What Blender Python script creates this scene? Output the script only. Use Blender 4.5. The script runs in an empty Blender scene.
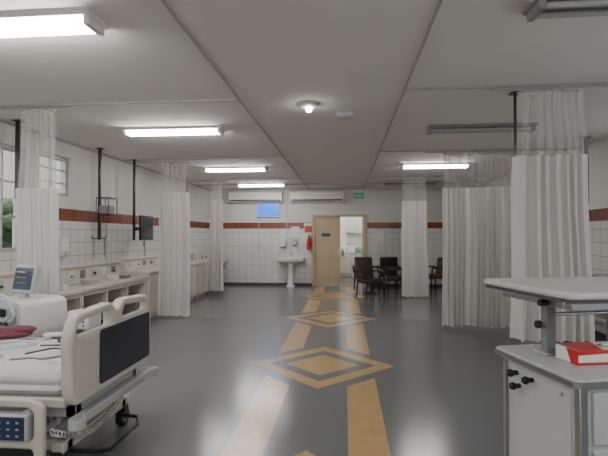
import bpy, bmesh, math, random
from mathutils import Vector, Matrix
random.seed(4)
S=bpy.context.scene
COL=S.collection
# ---------------------------------------------------------------- materials
def newmat(n):
    m=bpy.data.materials.new(n); m.use_nodes=True
    nt=m.node_tree; b=nt.nodes['Principled BSDF']
    return m,nt,b
def mat(n,col,rough=.5,metal=0,noise=.06,scale=8,bump=0,spec=.5,emit=None,es=0,alpha=1):
    m,nt,b=newmat(n)
    tc=nt.nodes.new('ShaderNodeTexCoord'); nz=nt.nodes.new('ShaderNodeTexNoise')
    nz.inputs['Scale'].default_value=scale; nz.inputs['Detail'].default_value=4
    nt.links.new(tc.outputs['Object'],nz.inputs['Vector'])
    mx=nt.nodes.new('ShaderNodeMix'); mx.data_type='RGBA'
    c=list(col)
    mx.inputs[6].default_value=[max(0,x*(1-noise)) for x in c]+[1]
    mx.inputs[7].default_value=[min(1,x*(1+noise)) for x in c]+[1]
    nt.links.new(nz.outputs['Fac'],mx.inputs[0]); nt.links.new(mx.outputs[2],b.inputs['Base Color'])
    b.inputs['Roughness'].default_value=rough; b.inputs['Metallic'].default_value=metal
    b.inputs['Specular IOR Level'].default_value=spec
    if bump:
        bp=nt.nodes.new('ShaderNodeBump'); bp.inputs['Strength'].default_value=bump; bp.inputs['Distance'].default_value=.02
        nt.links.new(nz.outputs['Fac'],bp.inputs['Height']); nt.links.new(bp.outputs['Normal'],b.inputs['Normal'])
    if emit:
        b.inputs['Emission Color'].default_value=list(emit)+[1]; b.inputs['Emission Strength'].default_value=es
    if alpha<1: b.inputs['Alpha'].default_value=alpha
    return m
def cloth_mat(n,col,trans,alpha=1):
    m=mat(n,col,.9,noise=.03,scale=3,spec=.1,alpha=alpha)
    nt=m.node_tree; b=nt.nodes['Principled BSDF']; out=nt.nodes['Material Output']
    t=nt.nodes.new('ShaderNodeBsdfTranslucent'); t.inputs[0].default_value=list(col)+[1]
    ms=nt.nodes.new('ShaderNodeMixShader'); ms.inputs[0].default_value=trans
    nt.links.new(b.outputs[0],ms.inputs[1]); nt.links.new(t.outputs[0],ms.inputs[2]); nt.links.new(ms.outputs[0],out.inputs[0])
    return m
def M(nt,op,a,b=None):
    n=nt.nodes.new('ShaderNodeMath'); n.operation=op
    for i,v in enumerate((a,b)):
        if v is None: continue
        if isinstance(v,(int,float)): n.inputs[i].default_value=v
        else: nt.links.new(v,n.inputs[i])
    return n.outputs[0]
def mixc(nt,f,a,b):
    n=nt.nodes.new('ShaderNodeMix'); n.data_type='RGBA'
    nt.links.new(f,n.inputs[0])
    for i,v in ((6,a),(7,b)):
        if isinstance(v,(tuple,list)): n.inputs[i].default_value=list(v)+[1]
        else: nt.links.new(v,n.inputs[i])
    return n.outputs[2]
def floor_mat():
    m,nt,b=newmat('floor_epoxy')
    g=nt.nodes.new('ShaderNodeNewGeometry'); s=nt.nodes.new('ShaderNodeSeparateXYZ')
    nt.links.new(g.outputs['Position'],s.inputs[0])
    x,y=s.outputs[0],s.outputs[1]
    u=M(nt,'ABSOLUTE',M(nt,'ADD',x,.27))
    v=M(nt,'PINGPONG',M(nt,'ADD',y,-5.28+29.6),1.48)
    sm=M(nt,'ADD',u,v)
    ring=M(nt,'MULTIPLY',M(nt,'LESS_THAN',sm,.84),M(nt,'GREATER_THAN',sm,.62))
    inner=M(nt,'LESS_THAN',sm,.42)
    band=M(nt,'MULTIPLY',M(nt,'GREATER_THAN',sm,1.04),M(nt,'MULTIPLY',M(nt,'GREATER_THAN',u,.29),M(nt,'LESS_THAN',u,.58)))
    mask=M(nt,'MINIMUM',M(nt,'ADD',M(nt,'ADD',ring,inner),band),1)
    mask=M(nt,'MULTIPLY',mask,M(nt,'LESS_THAN',y,13.3))
    nz=nt.nodes.new('ShaderNodeTexNoise'); nz.inputs['Scale'].default_value=.8; nz.inputs['Detail'].default_value=1
    nt.links.new(g.outputs['Position'],nz.inputs['Vector'])
    gr=mixc(nt,nz.outputs['Fac'],(.155,.159,.167),(.172,.176,.184))
    n3=nt.nodes.new('ShaderNodeTexNoise'); n3.inputs['Scale'].default_value=7; n3.inputs['Detail'].default_value=3
    nt.links.new(g.outputs['Position'],n3.inputs['Vector'])
    tn=mixc(nt,n3.outputs['Fac'],(.4,.26,.12),(.62,.41,.19))
    nt.links.new(mixc(nt,mask,gr,tn),b.inputs['Base Color'])
    b.inputs['Roughness'].default_value=.2
    b.inputs['Specular IOR Level'].default_value=.42
    return m
def wall_mat(n,axis,mortar):
    m,nt,b=newmat(n)
    g=nt.nodes.new('ShaderNodeNewGeometry'); s=nt.nodes.new('ShaderNodeSeparateXYZ')
    nt.links.new(g.outputs['Position'],s.inputs[0])
    a=s.outputs[axis]; z=s.outputs[2]
    cb=nt.nodes.new('ShaderNodeCombineXYZ'); nt.links.new(a,cb.inputs[0]); nt.links.new(z,cb.inputs[1])
    def brick(w,h,off,mort):
        t=nt.nodes.new('ShaderNodeTexBrick'); t.offset=off; t.squash=1
        t.inputs['Scale'].default_value=1; t.inputs['Brick Width'].default_value=w; t.inputs['Row Height'].default_value=h
        t.inputs['Mortar Size'].default_value=mort; t.inputs['Mortar Smooth'].default_value=.1
        nt.links.new(cb.outputs[0],t.inputs['Vector']); return t
    t=brick(.2,.2,0,.006)
    t.inputs['Color1'].default_value=(.65,.65,.63,1); t.inputs['Color2'].default_value=(.69,.69,.67,1); t.inputs['Mortar'].default_value=(mortar,mortar,mortar,1)
    r=brick(.2,1,0,.005)
    r.inputs['Color1'].default_value=(.17,.05,.028,1); r.inputs['Color2'].default_value=(.22,.068,.036,1); r.inputs['Mortar'].default_value=(.26,.13,.1,1)
    nz=nt.nodes.new('ShaderNodeTexNoise'); nz.inputs['Scale'].default_value=2; nt.links.new(g.outputs['Position'],nz.inputs['Vector'])
    paint=mixc(nt,nz.outputs['Fac'],(.6,.59,.56),(.64,.63,.6))
    up=M(nt,'GREATER_THAN',z,1.9)
    st=M(nt,'MULTIPLY',M(nt,'GREATER_THAN',z,1.72),M(nt,'LESS_THAN',z,1.9))
    c=mixc(nt,up,t.outputs['Color'],paint)
    c=mixc(nt,st,c,r.outputs['Color'])
    nt.links.new(c,b.inputs['Base Color'])
    nt.links.new(M(nt,'ADD',M(nt,'MULTIPLY',up,.5),.22),b.inputs['Roughness'])
    return m
FLOOR=floor_mat()
WX=wall_mat('tile_wall_side',1,.36); WY=wall_mat('tile_wall_end',0,.44)
CEIL=mat('ceiling_paint',(.8,.785,.755),.85,noise=.03,scale=1.2,spec=.2)
PAINT=mat('annex_paint',(.8,.8,.77),.7)
CREAM=mat('cream_plastic',(.6,.575,.5),.35,noise=.03)
WHITE=mat('white_plastic',(.72,.72,.7),.35,noise=.03)
ACW=mat('aged_white_plastic',(.68,.67,.62),.4,noise=.03)
CARTW=mat('cart_enamel',(.5,.51,.515),.35,noise=.12,scale=6)
PAD=mat('tray_pad_grey',(.55,.55,.54),.5,noise=.03)
LAM=mat('cream_laminate',(.64,.59,.5),.4,noise=.04,scale=3)
LGREY=mat('light_grey_plastic',(.45,.46,.46),.4,noise=.04)
MGREY=mat('mid_grey_plastic',(.2,.205,.21),.4,noise=.04)
DGREY=mat('dark_grey_plastic',(.06,.063,.07),.45)
BLACK=mat('black_rubber',(.012,.012,.013),.5)
BLACKM=mat('black_painted_steel',(.015,.015,.017),.35)
NAVY=mat('navy_panel',(.024,.03,.048),.4)
STEEL=mat('brushed_steel',(.55,.56,.57),.28,metal=1,noise=.03)
ALU=mat('painted_metal_grey',(.4,.4,.39),.45,metal=.2)
SEAM=mat('ceiling_seam_paint',(.4,.39,.38),.6)
BEIGE=mat('beige_door_paint',(.5,.39,.25),.45,noise=.03)
RED=mat('red_paint',(.5,.02,.015),.35)
SHEET=mat('white_sheet',(.66,.65,.63),.85,noise=.05,bump=.4,scale=5)
MAROON=mat('maroon_cloth',(.13,.03,.045),.8,bump=.3,scale=20)
CLOTH=cloth_mat('curtain_cloth_white',(.84,.825,.8),.3)
MESHM=mat('curtain_net',(.75,.74,.72),.9,noise=.01,alpha=.17)
TUBE=mat('lit_fluorescent',(.9,.9,.9),.4,emit=(1,.98,.95),es=66)
TUBED=mat('unlit_fluorescent',(.4,.4,.39),.3)
HOUS=mat('light_housing',(.7,.7,.68),.4)
HOUSD=mat('light_housing_unlit',(.25,.24,.23),.5)  # darker copy of the housing colour, giving fixtures their unlit look
SCRBLUE=mat('blue_screen',(.01,.06,.4),.3,emit=(.02,.2,1),es=1.3)
SCRDARK=mat('dark_screen',(.018,.025,.035),.12)
SCRTEAL=mat('blue_grey_screen',(.02,.03,.045),.15,emit=(.1,.17,.22),es=.25)
GREENS=mat('green_sign',(.02,.25,.1),.4,emit=(.02,.5,.15),es=.08)
DCHAIR=mat('dark_vinyl',(.025,.018,.016),.4)
BROWN=mat('brown_vinyl',(.09,.045,.03),.45)
LEAF=mat('foliage',(.09,.15,.07),.8,noise=.8,scale=12,bump=1)
BARK=mat('bark',(.1,.07,.05),.9)
GREENC=mat('green_cloth',(.12,.3,.16),.7)
CERAM=mat('white_ceramic',(.8,.8,.79),.12,noise=.01)
ORANGE=mat('orange_screen',(.3,.08,.03),.3,emit=(.8,.2,.08),es=.4)
BTN=mat('blue_plate',(.03,.08,.2),.4)
KEYP=mat('navy_keypad',(.022,.04,.09),.4)
PAPER=mat('paper',(.76,.76,.74),.8,noise=.02)
FACADE=mat('building_facade',(.5,.4,.34),.9,noise=.1)
GLASS,_nt,_b=newmat('hose_plastic'); _b.inputs['Base Color'].default_value=(.6,.66,.7,1); _b.inputs['Roughness'].default_value=.25; _b.inputs['Alpha'].default_value=.85
# ---------------------------------------------------------------- builder
class B:
    def __init__(s): s.bm=bmesh.new(); s.mi=0
    def _f(s,vs,sm=False):
        try:
            f=s.bm.faces.new(vs); f.material_index=s.mi; f.smooth=sm; return f
        except ValueError: return None
    def box(s,x0,x1,y0,y1,z0,z1,M4=None):
        c=[(x0,y0,z0),(x1,y0,z0),(x1,y1,z0),(x0,y1,z0),(x0,y0,z1),(x1,y0,z1),(x1,y1,z1),(x0,y1,z1)]
        v=[s.bm.verts.new(M4@Vector(p) if M4 else p) for p in c]
        for q in ((3,2,1,0),(4,5,6,7),(0,1,5,4),(1,2,6,5),(2,3,7,6),(3,0,4,7)): s._f([v[i] for i in q])
        return s
    def tube(s,pts,r,seg=10,closed=False,cap=True):
        P=[Vector(p) for p in pts]; n=len(P); rs=r if isinstance(r,(list,tuple)) else [r]*n
        rings=[]; up=None
        for i in range(n):
            if closed: t=(P[(i+1)%n]-P[i-1])
            else: t=(P[min(i+1,n-1)]-P[max(i-1,0)])
            t.normalize()
            if up is None:
                up=Vector((0,0,1)) if abs(t.z)<.9 else Vector((1,0,0))
            a=t.cross(up); 
            if a.length<1e-4: a=t.cross(Vector((0,1,0)))
            a.normalize(); bb=a.cross(t).normalized(); up=bb
            rings.append([s.bm.verts.new(P[i]+(a*math.cos(2*math.pi*k/seg)+bb*math.sin(2*math.pi*k/seg))*rs[i]) for k in range(seg)])
        m=n if closed else n-1
        for i in range(m):
            A,C=rings[i],rings[(i+1)%n]
            for k in range(seg): s._f([A[k],A[(k+1)%seg],C[(k+1)%seg],C[k]],True)
        if cap and not closed:
            s._f(rings[0][::-1]); s._f(rings[-1])
        return s
    def cyl(s,p0,p1,r,r2=None,seg=16): return s.tube([p0,p1],[r,r if r2 is None else r2],seg)
    def hose(s,pts,r,seg=8,n=8):
        P=[Vector(p) for p in pts]; Q=[]
        for i in range(len(P)-1):
            p0=P[max(i-1,0)];p1=P[i];p2=P[i+1];p3=P[min(i+2,len(P)-1)]
            for k in range(n):
                t=k/n; Q.append(.5*((2*p1)+(p2-p0)*t+(2*p0-5*p1+4*p2-p3)*t*t+(3*p1-p0-3*p2+p3)*t**3))
        Q.append(P[-1]); return s.tube(Q,r,seg)
    def prism(s,poly,axis,a0,a1,holes=None):
        def mk(p,a):
            if axis=='x': return (a,p[0],p[1])
            if axis=='y': return (p[0],a,p[1])
            return (p[0],p[1],a)
        L=[s.bm.verts.new(mk(p,a0)) for p in poly]; H=[s.bm.verts.new(mk(p,a1)) for p in poly]
        n=len(poly)
        for i in range(n): s._f([L[i],L[(i+1)%n],H[(i+1)%n],H[i]])
        s._f(L[::-1]); s._f(H); return s
    def lathe(s,prof,c,seg=24):
        R=[[s.bm.verts.new((c[0]+r*math.cos(2*math.pi*k/seg),c[1]+r*math.sin(2*math.pi*k/seg),c[2]+z)) for k in range(seg)] for r,z in prof]
        for i in range(len(prof)-1):
            for k in range(seg): s._f([R[i][k],R[i][(k+1)%seg],R[i+1][(k+1)%seg],R[i+1][k]],True)
        s._f(R[0][::-1]); s._f(R[-1]); return s
    def ball(s,c,r,sc=(1,1,1),sub=2):
        r0=bmesh.ops.create_icosphere(s.bm,subdivisions=sub,radius=r)
        for v in r0['verts']:
            v.co=Vector((v.co.x*sc[0]+c[0],v.co.y*sc[1]+c[1],v.co.z*sc[2]+c[2]))
            for f in v.link_faces: f.smooth=True; f.material_index=s.mi
        return s
    def obj(s,name,mats,parent=None,bevel=0,loc=None,rot=0,subsurf=0,seg=2):
        bmesh.ops.recalc_face_normals(s.bm,faces=s.bm.faces)
        me=bpy.data.meshes.new(name); s.bm.to_mesh(me); s.bm.free()
        for m in (mats if isinstance(mats,(list,tuple)) else [mats]): me.materials.append(m)
        try: me.set_sharp_from_angle(angle=math.radians(40))
        except Exception: pass
        o=bpy.data.objects.new(name,me); COL.objects.link(o)
        if parent: o.parent=parent
        if loc: o.location=loc
        if rot: o.rotation_euler=(0,0,rot)
        if bevel:
            b=o.modifiers.new('bevel','BEVEL'); b.width=bevel; b.segments=seg; b.limit_method='ANGLE'; b.angle_limit=math.radians(40)
        return o
def info(o,label,cat,group=None):
    o['label']=label; o['category']=cat
    if group: o['group']=group
    return o
def thing(name,label,cat,loc=(0,0,0),rot=0,group=None):
    e=bpy.data.objects.new(name,None); e.empty_display_size=.1; COL.objects.link(e)
    e.location=loc; e.rotation_euler=(0,0,rot)
    return info(e,label,cat,group)
def struct(o): o['kind']='structure'; return o
def rrect(x0,x1,y0,y1,r,n=6):
    P=[]
    for cx,cy,a in ((x1-r,y0+r,-90),(x1-r,y1-r,0),(x0+r,y1-r,90),(x0+r,y0+r,180)):
        for i in range(n+1):
            t=math.radians(a+90*i/n); P.append((cx+r*math.cos(t),cy+r*math.sin(t)))
    return P
def curve_mesh(cu,name,m,parent,matrix):
    """turn a temporary curve into a plain mesh object"""
    tmp=bpy.data.objects.new('tmp',cu); COL.objects.link(tmp)
    dg=bpy.context.evaluated_depsgraph_get(); dg.update()
    me=bpy.data.meshes.new_from_object(tmp.evaluated_get(dg)); me.name=name
    bpy.data.objects.remove(tmp); me.transform(matrix); me.materials.clear(); me.materials.append(m)
    o=bpy.data.objects.new(name,me); COL.objects.link(o); o.parent=parent; return o
def smoothpoly(P,it=2):
    for _ in range(it):
        Q=[]
        for i in range(len(P)):
            a=P[i];b=P[(i+1)%len(P)]
            Q.append((a[0]*.75+b[0]*.25,a[1]*.75+b[1]*.25)); Q.append((a[0]*.25+b[0]*.75,a[1]*.25+b[1]*.75))
        P=Q
    return P
def corner(P,r,n=5):
    """round each polygon corner by about r"""
    Q=[]; m=len(P)
    for i in range(m):
        p=Vector(P[i]);a=Vector(P[i-1])-p;b=Vector(P[(i+1)%m])-p
        d=min(r,a.length*.45,b.length*.45); A=p+a.normalized()*d; C=p+b.normalized()*d
        for k in range(n+1):
            t=k/n; q=A*(1-t)**2+p*2*t*(1-t)+C*t*t; Q.append((q.x,q.y))
    return Q
def board(polys,thick,bev,name,m,parent,matrix):
    cu=bpy.data.curves.new(name,'CURVE'); cu.dimensions='2D'; cu.fill_mode='BOTH'; cu.extrude=thick/2-bev; cu.bevel_depth=bev; cu.bevel_resolution=3; cu.offset=-bev
    for P in polys:
        s=cu.splines.new('POLY'); s.points.add(len(P)-1)
        for i,p in enumerate(P): s.points[i].co=(p[0],p[1],0,1)
        s.use_cyclic_u=True
    o=curve_mesh(cu,name,m,parent,matrix)
    for f in o.data.polygons: f.use_smooth=True
    o.data.set_sharp_from_angle(angle=math.radians(35))
    return o
# ---------------------------------------------------------------- room
XL,XR,YF,YB,H=-4.1,3.75,-4.2,13.5,2.9
struct(B().box(XL-.2,XR+.2,YF-.2,18,-.1,0).obj('floor',FLOOR))
struct(B().box(XL-.2,XR+.2,YF-.2,18,H,H+.12).obj('ceiling',CEIL))
def wall(name,axis,p0,p1,a0,a1,holes,m):
    cuts=sorted(set([a0,a1]+[h[0] for h in holes]+[h[1] for h in holes]))
    b=B()
    for i in range(len(cuts)-1):
        c0,c1=cuts[i],cuts[i+1]; mid=(c0+c1)/2
        hs=[h for h in holes if h[0]<=mid<=h[1]]
        spans=[(0,H)]
        for h in hs:
            spans=[(0,h[2]),(h[3],H)] if h[2]>0 else [(h[3],H)]
        for z0,z1 in spans:
            if axis=='y': b.box(p0,p1,c0,c1,z0,z1)
            else: b.box(c0,c1,p0,p1,z0,z1)
    return struct(b.obj(name,m))
LW=[(-2.5,2.4,1.3,2.62),(3.2,5.45,1.3,2.62),(5.7,6.4,2.08,2.66)]
wall('wall_left','y',XL-.18,XL,YF,YB,LW,WX)
RW=[(-2.5,3.4,1.3,2.62),(4.6,6.3,2.05,2.6)]
wall('wall_right','y',XR,XR+.18,YF,YB,RW,WX)
DX0,DX1=-.93,.6
wall('wall_back','x',YB,YB+.15,XL-.18,XR+.18,[(DX0,DX1,0,2.1)],WY)
wall('wall_front','x',YF-.15,YF,XL-.18,XR+.18,[],WY)
struct(B().box(-1.6,1.9,17,17.15,0,H).obj('wall_annex_back',PAINT))
struct(B().box(-1.75,-1.6,YB+.15,17.15,0,H).obj('wall_annex_left',PAINT))
struct(B().box(1.9,2.05,YB+.15,17.15,0,H).obj('wall_annex_right',PAINT))
def window(n,x,y0,y1,z0,z1,bars):
    b=B(); t=.05
    xa,xb=(x-.13,x-.05) if x<0 else (x+.05,x+.13)
    b.box(xa,xb,y0,y1,z0,z0+t).box(xa,xb,y0,y1,z1-t,z1).box(xa,xb,y0,y0+t,z0+t,z1-t).box(xa,xb,y1-t,y1,z0+t,z1-t)
    k=int((y1-y0)/bars)
    for i in range(1,k):
        yy=y0+(y1-y0)*i/k; b.box(xa+.02,xb-.02,yy-.015,yy+.015,z0+t,z1-t)
    for j in range(1,3):
        zz=z0+(z1-z0)*j/3; b.box(xa+.025,xb-.025,y0+t,y1-t,zz-.01,zz+.01)
    return struct(b.obj('window_%d'%n,ALU))
for i,w in enumerate(LW): window(i+1,XL,*w,.3)
for i,w in enumerate(RW): window(i+4,XR,*w,.4)
b=B(); b.box(DX0-.06,DX0+.03,YB-.03,YB+.17,0,2.14).box(DX1-.03,DX1+.06,YB-.03,YB+.17,0,2.14).box(DX0+.03,DX1-.03,YB-.03,YB+.17,2.07,2.14)
struct(b.obj('trim_1',BEIGE))
d=struct(B().box(DX0+.035,-.14,YB+.02,YB+.06,.01,2.065).obj('door_1',BEIGE,bevel=.004))
B().box(-.2,-.16,YB-.01,YB+.02,.95,1.15).cyl((-.18,YB-.01,1.05),(-.18,YB-.05,1.05),.01).cyl((-.18,YB-.05,1.05),(-.3,YB-.05,1.05),.01).obj('door_handle',STEEL,d)
B().box(-.7,-.44,YB+.012,YB+.019,1.48,1.58).obj('door_plate',BTN,d)
d2=struct(B().box(DX1-.06,DX1-.02,YB+.18,YB+.93,.01,2.065).obj('door_2',BEIGE,bevel=.004))
B().box(DX1-.08,DX1-.06,YB+.8,YB+.84,.95,1.15).cyl((DX1-.06,YB+.82,1.05),(DX1-.11,YB+.82,1.05),.01).obj('door_handle',STEEL,d2)
struct(B().box(XL,XL+.015,YF,YB,0,.08).obj('baseboard_left',DGREY))
struct(B().box(XR-.015,XR,YF,YB,0,.08).obj('baseboard_right',DGREY))
struct(B().box(XL+.015,DX0-.06,YB-.015,YB,0,.08).box(DX1+.06,XR-.015,YB-.015,YB,0,.08).obj('baseboard_back',DGREY))
k=2
def trim(b):
    global k
    struct(b.obj('trim_%d'%k,SEAM)); k+=1
trim(B().box(-1.08,-1.06,YF,YB,H-.016,H)); trim(B().box(.555,.575,YF,YB,H-.016,H))
for y,x0,x1 in ((4.5,XL,-1.085),(7.95,XL,-1.085),(10.95,XL,-1.085),(4.32,.58,XR),(7.5,.58,XR),(11.1,.58,XR)):
    trim(B().box(x0,x1,y-.012,y+.012,H-.018,H))
trim(B().box(XL,XR,12.0,12.03,H-.03,H))
struct(B().box(XL,XL+.03,YF,YB,H-.03,H).obj('trim_20',SEAM))
# ---------------------------------------------------------------- lights
def fluoro(x,y,lit,label):
    t=thing('fluorescent_light',label,'ceiling light',(x,y,H),group='ceiling fluorescent lights')
    B().prism([(-.14,0),(.14,0),(.11,-.03),(-.11,-.03)],'x',-.66,.66).obj('housing',HOUS if lit else HOUSD,t)
    for s in (-1,1):
        B().cyl((-.6,s*.06,-.055),(.6,s*.06,-.055),.019,seg=10).obj('lamp_tube',TUBE if lit else TUBED,t)
        B().box(s*.63-.02,s*.63+.02,-.09,.09,-.08,-.03).obj('lamp_socket',HOUS if lit else HOUSD,t)
    return t
for y in (-.3,2.73,5.68,9.06,11.9): fluoro(-2.23,y,True,'lit white twin-tube fluorescent fixture on the ceiling (rearmost one added as fill)')  # rearmost lamp, behind the camera, is added to light the near curtains
for y in (2.78,5.9,12.1): fluoro(1.77 if y<3 else 1.72,y,False,'unlit dark-toned fluorescent fixture on the ceiling')
for y in (-.3,8.95): fluoro(1.75,y,True,'lit white twin-tube fluorescent fixture on the ceiling (rearmost one added as fill)')  # the one behind the camera is an extra, unseen front fill
fluoro(-.2,-2.2,True,'lit white twin-tube fluorescent fixture on the ceiling (rearmost one added as fill)')  # unseen lamp added behind the camera for front light
fluoro(.2,14.6,True,'added twin-tube fluorescent fixture brightening the next room')  # lamp added to brighten the room beyond the door
fluoro(.2,15.9,True,'added twin-tube fluorescent fixture brightening the next room')  # another lamp added to light the next room
t=thing('ceiling_downlight','round recessed-style downlight with a glowing bulb','ceiling light',(-.38,4.74,H))
B().lathe([(.03,0),(.105,0),(.1,-.025),(.06,-.04),(.05,-.04)],(0,0,0)).obj('rim',LGREY,t)
B().ball((0,0,-.055),.035).obj('bulb',TUBE,t)
info(B().box(-.09,.09,-.07,.07,-.04,0).box(-.07,.07,-.05,.05,-.055,-.04).obj('smoke_detector',LGREY,loc=(0,5.15,H),bevel=.006),'small grey square detector box on the ceiling','detector')
# ---------------------------------------------------------------- curtains
def pleats(A,Bp,z0,z1,n,amp,seed,flare=0,nz=16):
    rnd=random.Random(seed); A=Vector(A);Bp=Vector(Bp); D=Bp-A; L=D.length; D.normalize(); N=Vector((-D.y,D.x))
    nx=n*14; ph=[rnd.uniform(0,6.28) for _ in range(6)]; am=[rnd.uniform(.45,1.35) for _ in range(n+2)]
    bm=bmesh.new(); rows=[]
    for j in range(nz+1):
        h=j/nz; z=z0+(z1-z0)*h; row=[]
        for i in range(nx+1):
            t=i/nx; a=am[int(t*n)]*(1-(t*n)%1)+am[int(t*n)+1]*((t*n)%1)
            wp=1.3*math.sin(6.5*t+ph[0])+.8*math.sin(15*t+ph[4])+.25*math.sin(2.6*h+ph[1]+5*t)
            w=math.sin(2*math.pi*n*t+wp)
            w=w+.25*math.sin(4*math.pi*n*t+2*wp+ph[5])*(1-h)
            off=amp*a*w*(1-.2*h)+.01*math.sin(4*h+ph[2]+4*t)
            side=.024*math.sin(4*math.pi*n*t+2*wp+ph[3])
            c=(t-.5)*L*(1+flare*(1-h))+L/2+side+.008*math.sin(5*h+ph[1])
            p=A+D*c+N*off; row.append(bm.verts.new((p.x,p.y,z+(.008*math.sin(2*math.pi*t*n*.5+ph[3]) if j==0 else 0))))
        rows.append(row)
    for j in range(nz):
        for i in range(nx):
            f=bm.faces.new([rows[j][i],rows[j][i+1],rows[j+1][i+1],rows[j+1][i]]); f.smooth=True
    return bm
def curtain(cx,cy,w,zb,zm,n,seed,label,ang=0,flare=.08,hw=.9,hook=6,amp=.07):
    t=thing('privacy_curtain',label,'curtain',(cx,cy,0),ang,'ward privacy curtains')
    def mk(nm,W,z0,z1,m,fl,am,sd,nn):
        bm=pleats((-W/2,0),(W/2,0),z0,z1,nn,am,sd,flare=fl)
        me=bpy.data.meshes.new(nm); bm.to_mesh(me); bm.free(); me.materials.append(m)
        o=bpy.data.objects.new(nm,me); COL.objects.link(o); o.parent=t
    mk('curtain_cloth',w,zb,zm,CLOTH,flare,amp,seed,n)
    mk('net_header',w*hw,zm,H-.065,MESHM,.1,.03,seed,n)
    mk('header_tape',w*hw,H-.085,H-.065,CLOTH,.0,.022,seed,n)
    for i in range(hook+1):
        x=(i/hook-.5)*w*hw; B().tube([(x,.013*math.cos(a),H-.052+.016*math.sin(a)) for a in [q*math.pi/4 for q in range(8)]],.003,6,closed=True).obj('curtain_ring',STEEL,t)
    return t
lab='white pleated privacy curtain with net header, gathered beside '
curtain(-3.26,4.5,.43,.25,2.0,6,1,lab+'the bed')
curtain(-3.13,8.05,.5,.03,2.3,6,2,lab+'the wall counter')
curtain(-3.2,11.0,.3,.13,2.4,5,3,lab+'a cabinet')
curtain(1.9,4.3,.62,.54,2.24,7,4,lab+'the instrument cart',hw=.9,flare=.12)
curtain(1.84,7.5,.5,.05,2.28,6,5,lab+'another curtain')
curtain(2.44,7.46,.66,.05,2.28,8,6,lab+'another curtain')
curtain(1.68,11.1,.58,.03,2.35,7,7,lab+'the dark chairs',amp=.05)
def rail(pts,label):
    b=B().tube(pts,.01,8)
    o=b.obj('curtain_rail',ALU); info(o,label,'curtain rail'); o['group']='curtain rails'
L0='thin grey metal curtain rail under the ceiling'
z=H-.036
for y in (4.5,8.05,11.0): rail([(XL,y,z),(-2.9,y,z)],L0)
rail([(1.3,4.3,z),(XR,4.3,z)],L0); rail([(1.3,7.48,z),(XR,7.48,z)],L0); rail([(1.2,11.1,z),(XR,11.1,z)],L0)
# ---------------------------------------------------------------- ceiling poles
def pole(x,y,zb,kind,r=.02):
    t=thing('ceiling_pole','black steel pole hanging from ceiling'+{'tray':' with wire basket and hooks','tv':' carrying a dark monitor','':''}[kind],'equipment pole',(x,y,zb))
    h=H-zb
    B().box(-r,r,-r,r,0,h-.01).box(-.05,.05,-.05,.05,h-.012,h).obj('pole',BLACKM,t,bevel=.003)
    if kind=='tray':
        b=B()
        for zz in (.4,.66):
            b.tube([(.02,-.13,zz),(.22,-.13,zz),(.22,.13,zz),(.02,.13,zz)],.008,6,closed=True)
        for p in ((.02,-.13),(.22,-.13),(.22,.13),(.02,.13)): b.cyl((p[0],p[1],.4),(p[0],p[1],.66),.007,seg=6)
        b.obj('basket',BLACKM,t)
        B().box(.04,.2,-.1,.1,.41,.54).obj('basket_device',MGREY,t,bevel=.01)
        B().tube([(0,-.2,.06),(0,-.2,.02),(0,.2,.02),(0,.2,.06)],.009,6).obj('hook_bar',BLACKM,t)
        for s in (-.15,.15): B().cyl((.0,s,.02),(.0,s,-.28),.006,seg=6).obj('hanging_cord',DGREY,t)
    if kind=='tv':
        B().box(.02,.1,-.03,.03,.18,.24).obj('mount_arm',BLACKM,t)
        m=B().box(.1,.15,-.02,.5,.0,.46).obj('monitor',BLACKM,t,bevel=.01)
        B().box(.15,.153,.01,.47,.03,.43).obj('screen',SCRDARK,m)
    return t
pole(-3.95,5.1,1.95,''); pole(-3.9,6.85,1.44,'tray'); pole(-3.86,7.95,1.42,'tv'); pole(-3.86,10.7,1.5,''); 
pole(3.4,6.7,1.95,'',.03); pole(1.66,4.55,2.3,'',.012)
# ---------------------------------------------------------------- counters
def cubby(y0,y1,x_wall,sgn,label):
    L=y1-y0; t=thing('wall_counter',label,'counter',(x_wall,y0,0),0,'wall counters')
    def bx(b,a,c,*r): return b.box(min(a*sgn,c*sgn),max(a*sgn,c*sgn),*r)
    bx(B(),0.002,.62,0,L,.74,.79).obj('worktop',LAM,t,bevel=.006)
    b=B(); bx(b,0.002,.58,0,L,.44,.47); bx(b,0.002,.02,0,L,.47,.74)
    n=max(2,round(L/.65))
    for i in range(n+1):
        yy=i*(L-.03)/n; bx(b,.02,.58,yy,yy+.03,.47,.74)
    b.obj('shelf_carcass',LAM,t)
    bx(B(),.57,.59,0,L,.68,.74).obj('front_rail',LAM,t,bevel=.003)
    for yy in (.15,L-.2): bx(B(),.05,.5,yy,yy+.05,0,.44).obj('support_leg',ALU,t)
for y0,y1 in ((3.7,5.75),(5.77,7.7),(11.5,13.3)): cubby(y0,y1,XL,1,'cream laminate wall counter with open cubbies under the windows')
cubby(5.2,7.6,XR,-1,'cream laminate wall counter with open cubbies behind curtains')
def basecab(y0,label):
    t=thing('base_cabinet',label,'cabinet',(XL,y0,0),0,'floor cabinets'); L=.86
    B().box(.002,.6,0,L,.08,.82).box(.05,.55,.02,L-.02,0,.08).obj('body',LAM,t,bevel=.004)
    B().box(.002,.64,0,L,.82,.86).obj('worktop',LAM,t,bevel=.005)
    for i in (0,1):
        d=B().box(.6,.62,.01+i*.43,.42+i*.43,.1,.8).obj('cabinet_door',CREAM,t,bevel=.004)
        yy=.38 if i==0 else .48
        B().tube([(.62,yy,.55),(.645,yy,.55),(.645,yy,.68),(.62,yy,.68)],.006,6).obj('handle',STEEL,d)
for y in (7.76,8.65,9.54,10.43): basecab(y,'cream base cabinet with two doors against the tiled wall')
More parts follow.
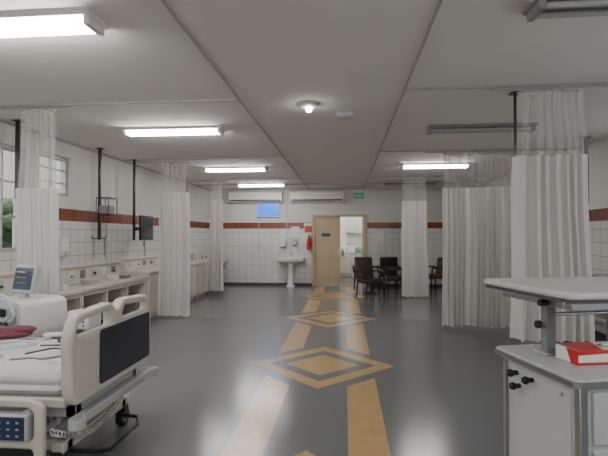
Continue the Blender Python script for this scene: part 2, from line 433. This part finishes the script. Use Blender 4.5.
def panel(y0,L,z0=.792,s=1):
    t=thing('medical_service_panel','cream bedhead service panel with outlets above the counter','medical panel',(XL,y0,z0),0,'service panels')
    B().box(0,.14,0,L,0,.27*s).box(.14,.17,0,L,.24*s,.27*s).box(.14,.155,0,L,.0,.03).obj('housing',LAM,t,bevel=.004)
    n=int(L/.3)
    for i in range(n):
        y=.08+i*.3; o=B().box(.14,.146,y,y+.13,.07*s,.19*s).obj('outlet',[LGREY,WHITE,MGREY][i%3],t,bevel=.002)
        if i%2: B().cyl((.146,y+.065,.12*s),(.18,y+.065,.12*s),.016,seg=12).obj('gas_valve',[BLACK,GREENC,BTN][i%3],o)
for y0,L in ((3.8,1.9),(5.75,1.9)): panel(y0,L)
panel(7.85,1.7,.862,.8); panel(9.57,1.7,.862,.8); panel(11.5,1.8,.792,.9)
for i,(y,h,w,c) in enumerate(((6.3,.07,.22,LGREY),(6.95,.12,.1,WHITE),(7.3,.06,.16,MGREY),(5.6,.09,.12,WHITE))):
    t=thing('supply_box','small plastic supply box on the wall counter','box',(XL+.38,y,.791),0)
    B().box(-.08,.08,-w/2,w/2,0,h*.8).obj('box_body',c,t,bevel=.01); B().box(-.084,.084,-w/2-.004,w/2+.004,h*.8,h).obj('lid',LGREY,t,bevel=.006)
t=thing('soap_dispenser','white wall soap dispenser on the tiled wall','dispenser',(XL,6.15,1.2))
B().box(.0,.1,-.07,.07,.0,.27).obj('body',WHITE,t,bevel=.02); B().box(.1,.12,-.03,.03,0.02,.08).obj('lever',LGREY,t,bevel=.008)
for y in (7.4,8.9): info(B().cyl((XL+.015,y,1.07),(XL+.015,y,1.72),.012,seg=8).box(XL+.001,XL+.04,y-.05,y+.05,1.3,1.4).obj('wall_conduit',LGREY),'thin grey cable conduit with a socket box','conduit')
# ---------------------------------------------------------------- back wall things
def ac(x0,x1,label):
    t=thing('air_conditioner',label,'air conditioner',((x0+x1)/2,YB-.002,2.5),group='wall air conditioners'); w=(x1-x0)/2
    B().prism([(.0,0),(-.16,0),(-.24,.07),(-.24,.3),(-.2,.34),(.0,.34)],'x',-w,w).obj('casing',ACW,t,bevel=.012)
    B().box(-w+.06,w-.06,-.25,-.2,.04,.085).obj('louver',DGREY,t)
    B().box(-w+.05,w-.05,-.243,-.238,.21,.217).obj('panel_line',MGREY,t)
ac(-3.5,-1.86,'long cream-white split air conditioner high on the wall'); ac(-1.62,-.02,'long cream-white split air conditioner above the door side')
t=thing('wall_screen','glowing blue flat screen mounted on the tiled wall','screen',(-2.31,YB,2.06))
B().box(-.35,.35,-.07,-.002,0,.42).obj('bezel',WHITE,t,bevel=.01); B().box(-.33,.33,-.075,-.07,.02,.4).obj('screen',SCRBLUE,t)
info(B().cyl((-2.6,YB-.015,1.2),(-2.6,YB-.015,2.06),.012,seg=8).box(-2.65,-2.55,YB-.05,YB-.002,1.1,1.22).obj('wall_conduit',LGREY),'thin grey cable conduit with a socket box','conduit')
info(B().cyl((-1.75,YB-.015,1.5),(-1.75,YB-.015,2.5),.01,seg=8).obj('wall_conduit',LGREY),'thin grey conduit below the air conditioner','conduit')
t=thing('pedestal_sink','wide white pedestal wash basin against the tiled wall','sink',(-1.6,YB-.28,0))
B().lathe([(.13,0),(.12,.03),(.08,.1),(.075,.55),(.11,.72)],(0,.03,0)).obj('pedestal',CERAM,t)
b=B()
R=[]
for sx,sy,zz in ((.14,.12,.7),(.36,.24,.75),(.4,.26,.78),(.4,.26,.86),(.36,.22,.86),(.26,.16,.76),(.02,.02,.75)):
    R.append([b.bm.verts.new((sx*math.copysign(abs(math.cos(a))**.35,math.cos(a)),sy*math.copysign(abs(math.sin(a))**.35,math.sin(a)),zz)) for a in [q*math.pi/16 for q in range(32)]])
for i in range(6):
    for q in range(32): b._f([R[i][q],R[i][(q+1)%32],R[i+1][(q+1)%32],R[i+1][q]],True)
b._f(R[0][::-1]); b._f(R[-1]); b.obj('basin',CERAM,t)
B().tube([(0,.22,.84),(0,.22,.98),(0,.16,1.02),(0,.08,1.0),(0,.06,.96)],.014,8).obj('faucet',STEEL,t)
for x,z0,w,h,c,n,l in ((-1.86,1.15,.2,.26,WHITE,'towel_dispenser','white paper towel dispenser above the sink'),(-1.5,1.2,.12,.2,LGREY,'soap_dispenser','grey soap dispenser above the sink')):
    t=thing(n,l,'dispenser',(x,YB,z0)); B().box(-w/2,w/2,-.12,0,.02,h).obj('body',c,t,bevel=.02); B().box(-w/2+.02,w/2-.02,-.1,-.03,0,.03).obj('outlet',DGREY,t)
for x,z0,w,h in ((-1.95,1.44,.2,.24),(-1.62,1.46,.25,.32),(-1.34,1.3,.2,.3),(.95,1.35,.21,.3)):
    info(B().box(x,x+w,YB-.006,YB-.001,z0,z0+h).obj('wall_notice',PAPER),'white paper notice taped to the wall','notice')['group']='wall notices'
t=thing('fire_extinguisher','red fire extinguisher hung beside the door','fire extinguisher',(-1.07,YB-.1,1.08))
B().lathe([(.055,0),(.065,.02),(.065,.3),(.045,.36),(.02,.38),(.02,.4)],(0,0,0),20).obj('cylinder',RED,t)
B().box(-.02,.02,-.06,.03,.4,.43).box(-.012,.012,-.08,.0,.445,.46).box(-.012,.012,-.02,.0,.43,.445).obj('valve',BLACK,t)
B().tube([(.02,0,.41),(.075,0,.4),(.085,0,.28),(.08,0,.1)],.01,8).obj('hose',BLACK,t)
B().box(-.02,.02,.05,.1,.22,.32).obj('bracket',STEEL,t)
t=thing('extinguisher_sign','red and white square fire extinguisher sign on the wall','sign',(-1.1,YB,1.58))
B().box(-.13,.13,-.008,-.001,0,.3).obj('sign_panel',PAPER,t); B().box(-.11,.11,-.01,-.008,.02,.22).obj('sign_symbol',RED,t)
t=thing('exit_sign','green exit sign above the door','sign',(.42,YB,2.62))
B().box(-.15,.15,-.03,-.001,0,.16).obj('sign_panel',GREENS,t,bevel=.004)
cu=bpy.data.curves.new('sign_text','FONT'); cu.body='SAÍDA'; cu.size=.095; cu.align_x='CENTER'; cu.extrude=.001
curve_mesh(cu,'sign_lettering',PAPER,t,Matrix.Translation((0,-.033,.045))@Matrix.Rotation(math.pi/2,4,'X'))
t=thing('annex_counter','white counter with green cloth in the next room','counter',(.3,16.6,0))
B().box(-.7,.9,-.3,.38,.05,.85).box(-.65,.85,-.25,.38,0,.05).obj('body',WHITE,t,bevel=.005); B().box(-.73,.93,-.33,.39,.85,.9).obj('worktop',LGREY,t)
for i in range(3): 
    d=B().box(-.68+i*.53,-.18+i*.53,-.32,-.3,.1,.82).obj('cabinet_door',CREAM,t,bevel=.004)
info(B().ball((0,0,.112),.14,(1.1,.8,.8)).lathe([(.13,0),(.15,.05),(.12,.1)],(0,0,0)).obj('cloth_bundle',GREENC,loc=(.5,16.55,.9)),'green folded cloth bundle on the counter','cloth')
t=thing('plastic_jug','white plastic jug on the counter in the next room','jug',(.15,16.5,.9)); B().lathe([(.08,0),(.09,.02),(.09,.2),(.04,.26),(.04,.3)],(0,0,0)).obj('jug_body',WHITE,t); B().lathe([(.045,.3),(.045,.33)],(0,0,0)).obj('cap',BTN,t)
t=thing('wall_cupboard','grey wall cupboard in the next room','cupboard',(.45,17,1.6)); B().box(-.4,.4,-.3,-.0,0,.6).obj('body',WHITE,t,bevel=.005)
for i in (0,1): B().box(-.39+i*.4,-.01+i*.4,-.32,-.3,.01,.59).obj('cupboard_door',LGREY,t,bevel=.004)
t=thing('annex_trolley','steel trolley with bottles in the next room','trolley',(-.02,14.9,0))
for zz in (.25,.8): B().box(-.22,.22,-.3,.3,zz,zz+.025).obj('shelf',STEEL,t)
for x in (-.21,.21):
    for y in (-.29,.29): B().cyl((x,y,0),(x,y,.825),.012,seg=8).obj('leg',STEEL,t)
for i,(x,y,c) in enumerate(((-.05,0,GREENC),(.08,.1,WHITE))):
    t=thing('bottle','plastic bottle standing on the trolley','bottle',(-.02+x,14.9+y,.826)); B().lathe([(.045,0),(.05,.02),(.05,.16),(.02,.2),(.02,.24)],(0,0,0)).obj('bottle_body',c,t); B().lathe([(.024,.22),(.024,.25)],(0,0,0)).obj('cap',BTN,t)
# ---------------------------------------------------------------- dark chairs + table
def chair(x,y,rot,label,m=None):
    m=m or DCHAIR
    t=thing('armchair',label,'chair',(x,y,0),rot,'dark visitor chairs')
    B().box(-.24,.24,-.24,.24,.36,.48).obj('seat',m,t,bevel=.03)
    M4=Matrix.Translation((0,.22,.46))@Matrix.Rotation(math.radians(-10),4,'X')
    B().box(-.24,.24,-.03,.04,-.02,.47,M4).obj('backrest',m,t,bevel=.03)
    for sx in (-.22,.22):
        for sy in (-.2,.2): B().cyl((sx,sy,.41),(sx*1.12,sy*1.12,0),.022,.017,seg=10).obj('leg',BLACKM,t)
    for sx in (-1,1): B().tube([(sx*.25,-.2,.44),(sx*.27,-.2,.64),(sx*.27,-.17,.66),(sx*.27,.2,.66),(sx*.25,.25,.62)],.024,8).obj('armrest',BLACKM,t)
    return t
chair(.6,10.95,.5,'dark padded armchair beside a small table')
chair(1.27,11.75,-1.5,'dark padded armchair between table and curtain')
chair(.5,12.8,3.14,'dark padded armchair near the back wall')
chair(1.2,12.85,3.14,'dark padded armchair near the back wall')
chair(2.35,12.3,-1.2,'brown padded armchair behind the curtain',BROWN)
t=thing('side_table','small dark round table among the chairs','table',(.68,11.85,0))
B().lathe([(.21,.68),(.24,.69),(.24,.715),(.21,.72)],(0,0,0),32).obj('table_top',DCHAIR,t)
B().cyl((0,0,.04),(0,0,.69),.03).obj('column',BLACKM,t)
B().lathe([(.2,0),(.2,.02),(.05,.05)],(0,0,0)).obj('foot',BLACKM,t)
# ---------------------------------------------------------------- caster helper
def caster(parent,x,y,r=.07):
    c=B().cyl((x-.022,y,r),(x+.022,y,r),r,seg=24).obj('caster',BLACK,parent)
    B().cyl((x-.025,y,r),(x+.025,y,r),r*.55,seg=18).obj('wheel_hub',LGREY,c)
    B().box(x-.035,x-.027,y-.03,y+.03,r*.8,r*2+.02).box(x+.027,x+.035,y-.03,y+.03,r*.8,r*2+.02).box(x-.035,x+.035,y-.03,y+.03,r*2+.02,r*2+.035).obj('caster_fork',BLACKM,c)
    return c
# ---------------------------------------------------------------- hospital bed (foot end at x=0, runs to -x)
bed=thing('hospital_bed','cream hospital bed with navy footboard insert and white sheet','bed',(-1.6,3.05,0))
MB=Matrix(((0,0,1,-.03),(1,0,0,0),(0,1,0,0),(0,0,0,1)))
outer=corner([(-.48,.48),(.48,.48),(.53,.56),(.55,.9),(.48,1.03),(.08,1.05),(.0,.97),(-.08,1.05),(-.48,1.03),(-.55,.9),(-.53,.56)],.06)
h1=corner([(-.46,.89),(-.08,.89),(-.07,.94),(-.1,.995),(-.45,.98),(-.49,.92)],.025)
h2=corner([(.46,.905),(.08,.905),(.07,.94),(.1,.995),(.45,.98),(.49,.93)],.025)
fbo=board([outer,h1,h2],.075,.018,'footboard',CREAM,bed,MB)
B().prism(rrect(-.24,.5,.53,.885,.03),'x',.0,.014).obj('navy_insert',NAVY,fbo,bevel=.003)
B().prism(rrect(-.48,-.28,.55,.84,.03),'x',.0,.011).obj('end_pad',CREAM,fbo,bevel=.004)
B().box(-.03,.03,-.48,.5,.36,.42).obj('bumper_bar',LGREY,bed,bevel=.01)
for y in (-.5,.53): B().cyl((0.02,y,.36),(.02,y,.42),.05,seg=20).obj('corner_roller',LGREY,bed,bevel=.006)
bm=bmesh.new(); nx,ny=60,30; grid=[]
def hz(x,y): return .012*math.sin(9*x+3*y)*math.sin(13*y-4*x)+.008*math.sin(23*x+11*y)
for i in range(nx+1):
    row=[]
    for j in range(ny+1):
        x=-2.05+1.94*i/nx; y=-.46+.92*j/ny
        zz=.69+hz(x,y)
        if j in(0,ny): zz=.56
        elif j in (1,ny-1): zz=.65
        elif j in (2,ny-2): zz-=.01
        if i in (0,nx): zz=.57
        row.append(bm.verts.new((x,y,zz)))
    grid.append(row)
for i in range(nx):
    for j in range(ny): bm.faces.new([grid[i][j],grid[i+1][j],grid[i+1][j+1],grid[i][j+1]]).smooth=True
me=bpy.data.meshes.new('mattress_sheet'); bm.to_mesh(me); bm.free(); me.materials.append(SHEET)
o=bpy.data.objects.new('mattress_sheet',me); COL.objects.link(o); o.parent=bed
B().box(-2.04,-.12,-.45,.45,.52,.64).obj('mattress',LGREY,bed,bevel=.03)
B().box(-2.1,-.08,-.47,.47,.46,.52).obj('bed_deck',CREAM,bed,bevel=.01)
b=B().box(-2.0,-.05,-.4,-.34,.38,.46).box(-2.0,-.05,.34,.4,.38,.46).box(-.12,-.05,-.4,.4,.38,.46).box(-2.0,-1.93,-.4,.4,.38,.46)
b.obj('upper_frame',LGREY,bed,bevel=.006)
b=B().box(-1.9,-.12,-.38,-.31,.16,.23).box(-1.9,-.12,.31,.38,.16,.23).box(-.2,-.12,-.42,.42,.16,.23).box(-1.9,-1.82,-.42,.42,.16,.23)
b.obj('base_frame',CREAM,bed,bevel=.01)
for x in (-.45,-1.55): B().cyl((x,0,.18),(x,0,.42),.06).box(x-.04,x+.04,-.35,.35,.17,.22).obj('lift_column',STEEL,bed)
for x in (-.16,-1.86):
    for y in (-.4,.4): caster(bed,x,y)
B().tube([(-.16,-.3,.13),(.02,-.28,.12),(.06,-.2,.1),(.06,.2,.1),(.02,.28,.12),(-.16,.3,.13)],.014,8).obj('brake_pedal',BLACKM,bed)
B().box(-2.16,-2.11,-.5,.5,.46,1.08).obj('headboard',CREAM,bed,bevel=.04)
MR=lambda y:Matrix(((1,0,0,0),(0,0,1,y),(0,1,0,0),(0,0,0,1)))
def siderail(y,z0,z1,x0,x1):
    zm=z0+(z1-z0)*.45
    P=corner([(x0,z0),(x1,z0),(x1,z1-.04),(x1-.08,z1),(x0+.08,z1),(x0,z1-.04)],.05)
    hA=corner([(x0+.06,zm),(x1-.06,zm),(x1-.06,z1-.07),(x1-.1,z1-.05),(x0+.1,z1-.05),(x0+.06,z1-.07)],.03)
    hB=corner([(x0+.06,z0+.05),(x1-.06,z0+.05),(x1-.06,zm-.05),(x0+.06,zm-.05)],.03)
    return board([P,hA,hB],.045,.014,'side_rail',CREAM,bed,MR(y))
s1=siderail(-.56,.12,.55,-.95,-.14)
pn=B().box(-.54,-.22,-.605,-.545,.31,.47).obj('control_panel',LGREY,s1,bevel=.012)
B().box(-.525,-.235,-.61,-.605,.325,.455).obj('keypad',KEYP,pn)
for i in range(5):
    for j in range(3): B().box(-.502+i*.055,-.487+i*.055,-.614,-.61,.345+j*.038,.355+j*.038).obj('key_button',LGREY,pn)
siderail(-.56,.12,.55,-1.95,-1.1); siderail(.55,.3,.62,-.95,-.3)
for x in (-.3,-.8,-1.3,-1.8): B().box(x-.02,x+.02,-.56,-.38,.4,.45).obj('rail_bracket',LGREY,bed)
pts=[]
for i in range(241):
    t_=i/240; a=t_*2*math.pi*22
    base=Vector((-.1,-.56,.36)).lerp(Vector((-.02,.1,.34)),t_)+Vector((0,0,-.12*math.sin(math.pi*t_)))
    pts.append(base+Vector((.018*math.cos(a),.0,.018*math.sin(a))))
B().tube(pts,.005,5).obj('coiled_cord',LGREY,bed)
# things on the bed
t=thing('folded_garment','maroon folded garment lying on the bed','garment',(-2.62,3.28,.71))
b=B().ball((0,0,.035),.16,(1.3,.8,.25),3).ball((.1,.03,.06),.1,(1.2,.9,.28),3); b.obj('garment_fold',MAROON,t)
t=thing('remote_handset','black corded handset lying on the white sheet','handset',(-2.02,3.2,.715),.4)
B().box(-.1,.1,-.035,.035,0,.035).obj('body',DGREY,t,bevel=.01)
B().box(-.08,.02,-.025,.025,.035,.038).obj('keypad',LGREY,t)
B().hose([(.1,0,.015),(.15,.02,.012),(.16,.06,.01),(.1,.09,.01),(-.1,.08,.012),(-.16,.09,.012)],.006,6).obj('cord',BLACK,t)
info(B().hose([(-2.1,2.8,.722),(-2.0,2.95,.724),(-1.85,2.9,.722),(-1.8,3.0,.722),(-1.95,3.05,.722),(-2.15,3.02,.724)],.006,8).obj('clear_tubing',DGREY),'thin dark tubing lying across the white sheet','tubing')
info(B().hose([(-2.6,2.95,.73),(-2.4,3.08,.735),(-2.2,3.05,.73),(-2.25,2.9,.735),(-2.45,2.82,.73),(-2.2,2.72,.725)],.011,8).obj('clear_tubing',GLASS),'clear plastic breathing tubing across the white sheet','tubing')
info(B().hose([(-2.1,2.66,.722),(-2.0,2.72,.72),(-1.9,2.7,.722),(-1.8,2.8,.722),(-1.72,2.78,.722)],.007,8).obj('sensor_cable',MGREY),'grey sensor cable lying near the bed edge','cable')
info(B().hose([(-1.78,3.1,.724),(-1.72,3.2,.724),(-1.78,3.28,.724),(-1.7,3.36,.724)],.006,8).obj('sensor_cable',BLACK),'black cable lying beside the sensor module','cable')
t=thing('sample_pack','small white paper wrapped pack on the bed sheet','medical pack',(-2.3,3.38,.71),.5); B().box(-.06,.06,-.04,.04,0,.02).box(-.07,-.06,-.03,.03,.005,.015).obj('wrapper',PAPER,t,bevel=.006)
t=thing('sensor_module','small grey sensor module on the bed sheet','medical device',(-1.92,3.42,.715),.2); B().box(-.07,.07,-.04,.04,0,.04).obj('case',MGREY,t,bevel=.008); B().cyl((.03,0,.04),(.03,0,.05),.015).obj('dial',WHITE,t)
# ---------------------------------------------------------------- ventilator
v=thing('ventilator','white ventilator with tilted dark screen on a wheeled stand','medical machine',(-2.95,3.95,0),-.35)
B().prism(corner([(-.26,.58),(.26,.58),(.28,.66),(.26,.9),(.2,.93),(-.2,.93),(-.26,.9),(-.28,.66)],.03),'y',-.22,.22).obj('body',WHITE,v,bevel=.015,seg=3)
B().box(-.21,.21,-.226,-.218,.7,.87).obj('front_panel',LGREY,v,bevel=.004)
for i in range(4): B().cyl((-.13+i*.07,-.225,.73),(-.13+i*.07,-.25,.73),.016,seg=12).obj('knob',DGREY,v)
B().box(-.16,.06,-.23,-.226,.78,.85).obj('display',SCRDARK,v)
B().box(.09,.18,-.24,-.226,.77,.85).obj('valve_block',MGREY,v,bevel=.006)
M4=Matrix.Translation((.03,-.05,.97))@Matrix.Rotation(math.radians(-10),4,'X')
m=B().box(-.15,.15,-.03,.03,0,.26,M4).box(-.04,.04,-.02,.04,-.08,.0,M4).obj('monitor',LGREY,v,bevel=.012)
B().box(-.125,.125,-.034,-.03,.035,.235,M4).obj('screen',SCRTEAL,m)
for j,zz in enumerate((.19,.14,.09)): B().box(-.1,.02+.02*j,-.036,-.034,zz,zz+.008,M4).obj('screen_trace',[PAPER,ORANGE,GREENC][j],m)
for i in range(3): B().cyl(M4@Vector((-.06+i*.06,-.03,.018)),M4@Vector((-.06+i*.06,-.04,.018)),.008,seg=10).obj('button',WHITE,m)
B().cyl((0,0,.1),(0,0,.6),.035).obj('column',ALU,v)
B().box(-.25,.25,-.04,.04,.14,.18).box(-.04,.04,-.25,.25,.14,.18).obj('base',LGREY,v,bevel=.01)
for x,y in ((-.22,0),(.22,0),(0,-.22),(0,.22)): caster(v,x,y,.05)
for s,q in ((.0,.08),(.08,.0)):
    B().hose([(.1+s*.5,-.24,.79),(.13+s,-.29,.76),(.24+s*.6,-.3,.84),(.22,-.32,.94+q*.5),(.0+s,-.36,.97+q*.5),(-.2,-.38,.95+q),(-.34,-.4,.82)],.014,8).obj('breathing_hose',GLASS,v)
B().hose([(-.22,0,.85),(-.3,-.05,.9),(-.32,-.1,1.12),(-.25,-.3,1.16),(-.2,-.4,.98)],.012,8).obj('support_arm',ALU,v)
t=thing('infusion_pump','white infusion pump on a steel stand beside the bed','medical machine',(-2.37,3.92,0),-.2)
B().cyl((0,0,.08),(0,0,.7),.014).obj('stand',STEEL,t)
B().box(-.12,.12,-.09,.09,.66,.82).obj('pump_body',WHITE,t,bevel=.02); B().box(-.08,.05,-.094,-.09,.73,.79).obj('display',SCRDARK,t)
for i in range(3): B().cyl((.075,-.09,.7+i*.035),(.075,-.098,.7+i*.035),.01,seg=10).obj('button',[GREENC,BTN,MGREY][i],t)
B().box(-.18,.18,-.02,.02,.08,.1).box(-.02,.02,-.18,.18,.08,.1).obj('base',LGREY,t)
for x,y in ((-.17,0),(.17,0),(0,-.17),(0,.17)): caster(t,x,y,.035)
# ---------------------------------------------------------------- instrument cart
c=thing('instrument_cart','grey-white wheeled instrument cart with raised padded tray and black knobs','cart',(.985,2.0,0),math.radians(14))
B().box(0,.62,0,.54,.16,.86).obj('body',CARTW,c,bevel=.012)
B().prism(rrect(-.035,.66,-.02,.58,.03),'z',.885,.9).obj('worktop',CARTW,c,bevel=.004)
B().prism(rrect(-.04,.665,-.025,.585,.03),'z',.862,.885).obj('edge_trim',STEEL,c)
for i,(z0,z1) in enumerate(((.62,.84),(.4,.6),(.18,.38))):
    d=B().box(.05,.58,-.018,0,z0,z1).obj('drawer',CARTW,c,bevel=.006)
    B().tube([(.2,-.018,(z0+z1)/2),(.2,-.045,(z0+z1)/2),(.42,-.045,(z0+z1)/2),(.42,-.018,(z0+z1)/2)],.007,6).obj('handle',STEEL,d)
B().box(-.006,0,.05,.47,.2,.82).obj('side_panel',CARTW,c,bevel=.003)
B().box(-.008,.03,-.008,.03,.16,.86).obj('corner_post',STEEL,c,bevel=.004)
for y,zz in ((.1,.8),(.1,.24),(.43,.24)): B().cyl((-.006,y,zz),(-.01,y,zz),.008,seg=10).obj('screw',STEEL,c)
for y,zz in ((.3,.8),(.4,.74),(.42,.8)):
    B().cyl((-.006,y,zz),(-.035,y,zz),.012).ball((-.045,y,zz),.02).obj('knob',BLACK,c)
B().box(-.016,0,.505,.53,.2,.84).obj('side_handle',MGREY,c,bevel=.005)
B().box(.12,.17,.36,.41,.9,1.18).obj('post',MGREY,c,bevel=.004)
B().box(.095,.195,.335,.435,.9,.915).obj('post_base',STEEL,c,bevel=.003)
B().cyl((.1,.385,1.05),(.08,.385,1.05),.02).obj('lock_knob',BLACK,c)
B().box(.5,.55,.36,.41,.9,1.18).obj('post',MGREY,c,bevel=.004)
B().cyl((.17,.385,1.1),(.5,.385,1.1),.01).obj('cross_bar',STEEL,c)
B().prism(rrect(-.06,.7,-.02,.66,.04),'z',1.228,1.262).obj('raised_tray',PAD,c,bevel=.014,seg=4)
B().prism(rrect(-.055,.695,-.015,.655,.035),'z',1.214,1.228).obj('tray_edge',DGREY,c)
B().box(.0,.64,.04,.09,1.175,1.214).box(.0,.64,.5,.55,1.175,1.214).box(.0,.05,.09,.5,1.175,1.214).box(.59,.64,.09,.5,1.175,1.214).box(.05,.59,.36,.41,1.175,1.214).obj('tray_frame',STEEL,c,bevel=.004)
B().cyl((-.04,.2,1.19),(.0,.2,1.19),.016).obj('tray_knob',BLACK,c)
for x in (.07,.55):
    for y in (.07,.47): caster(c,x,y,.055)
R14=math.radians(14)
def cw(x,y,z): return (.985+x*math.cos(R14)-y*math.sin(R14),2.0+x*math.sin(R14)+y*math.cos(R14),z)
g=thing('glove_box','red and white cardboard box of gloves on the cart','box',cw(.32,.24,.901),R14)
B().box(-.19,.18,-.075,.075,0,.068).obj('carton',PAPER,g,bevel=.003)
B().prism([(-.19,.068),(-.19,.046),(-.05,.05),(.18,.042),(.18,.068)],'y',-.0762,-.0748).obj('carton_side_print',RED,g)
B().prism([(-.19,0),(-.19,.012),(.18,.008),(.18,0)],'y',-.0762,-.0748).obj('carton_side_print',RED,g)
B().prism([(-.075,.0),(-.03,.0),(.0,.067),(-.075,.067)],'x',-.1915,-.1898).obj('carton_end_print',RED,g)
B().prism([(-.188,-.073),(-.06,-.073),(.0,.073),(-.188,.073)],'z',.068,.0692).obj('carton_top_print',RED,g)
B().prism([(.12,-.073),(.178,-.073),(.178,.073),(.15,.073)],'z',.068,.0692).obj('carton_top_print',RED,g)
B().prism(smoothpoly([(-.02,-.03),(.1,-.03),(.1,.03),(-.02,.03)],2),'z',.0692,.0698).obj('carton_opening',MGREY,g)
B().ball((.04,0,.073),.03,(1.4,.6,.4)).obj('glove_tip',WHITE,g)
t=thing('storage_bin','dark storage bin on the counter behind the curtain','bin',(XR-.3,6.2,.79)); B().box(-.15,.15,-.2,.2,0,.18).obj('bin_body',DGREY,t,bevel=.02); B().box(-.16,.16,-.21,.21,.18,.2).obj('lid',LGREY,t,bevel=.005)
# ---------------------------------------------------------------- outside
t=thing('garden_tree','leafy green tree outside the window','tree',(-6.7,8.3,0))
B().cyl((0,0,0),(0,0,2),.14,.1).obj('trunk',BARK,t)
b=B(); rn=random.Random(9)
for i in range(60): b.ball((rn.uniform(-.8,.8),rn.uniform(-2,2),rn.uniform(.8,2.2)),rn.uniform(.18,.34),(1,1,.8),2)
o=b.obj('foliage',LEAF,t)
tx=bpy.data.textures.new('leafnoise','CLOUDS'); tx.noise_scale=.12
dm=o.modifiers.new('d','DISPLACE'); dm.texture=tx; dm.strength=.25
t=thing('apartment_building','pale apartment building with windows beyond the garden','building',(-12,15,0))
B().box(-1,1,-4,6,0,9).obj('facade',FACADE,t)
for i in range(4):
    for j in range(3): B().box(1,1.03,-3.4+i*2.3,-2.2+i*2.3,1.2+j*2.6,2.6+j*2.6).obj('building_window',LGREY,t)
struct(B().box(-14,XL-.22,-8,20,-.15,-.02).obj('ground',mat('grass',(.08,.13,.04),.9,noise=.4)))
# ---------------------------------------------------------------- world & camera
w=bpy.data.worlds.new('sky'); S.world=w; w.use_nodes=True
bg=w.node_tree.nodes['Background']; bg.inputs[0].default_value=(.9,.95,1,1); bg.inputs[1].default_value=2.8
cam=bpy.data.cameras.new('camera'); co=bpy.data.objects.new('camera',cam); COL.objects.link(co)
co.location=(0,0,1.5); co.rotation_euler=(math.radians(91),0,math.radians(5.2)); cam.lens=26.64; cam.sensor_width=36; cam.clip_start=.05
S.camera=co
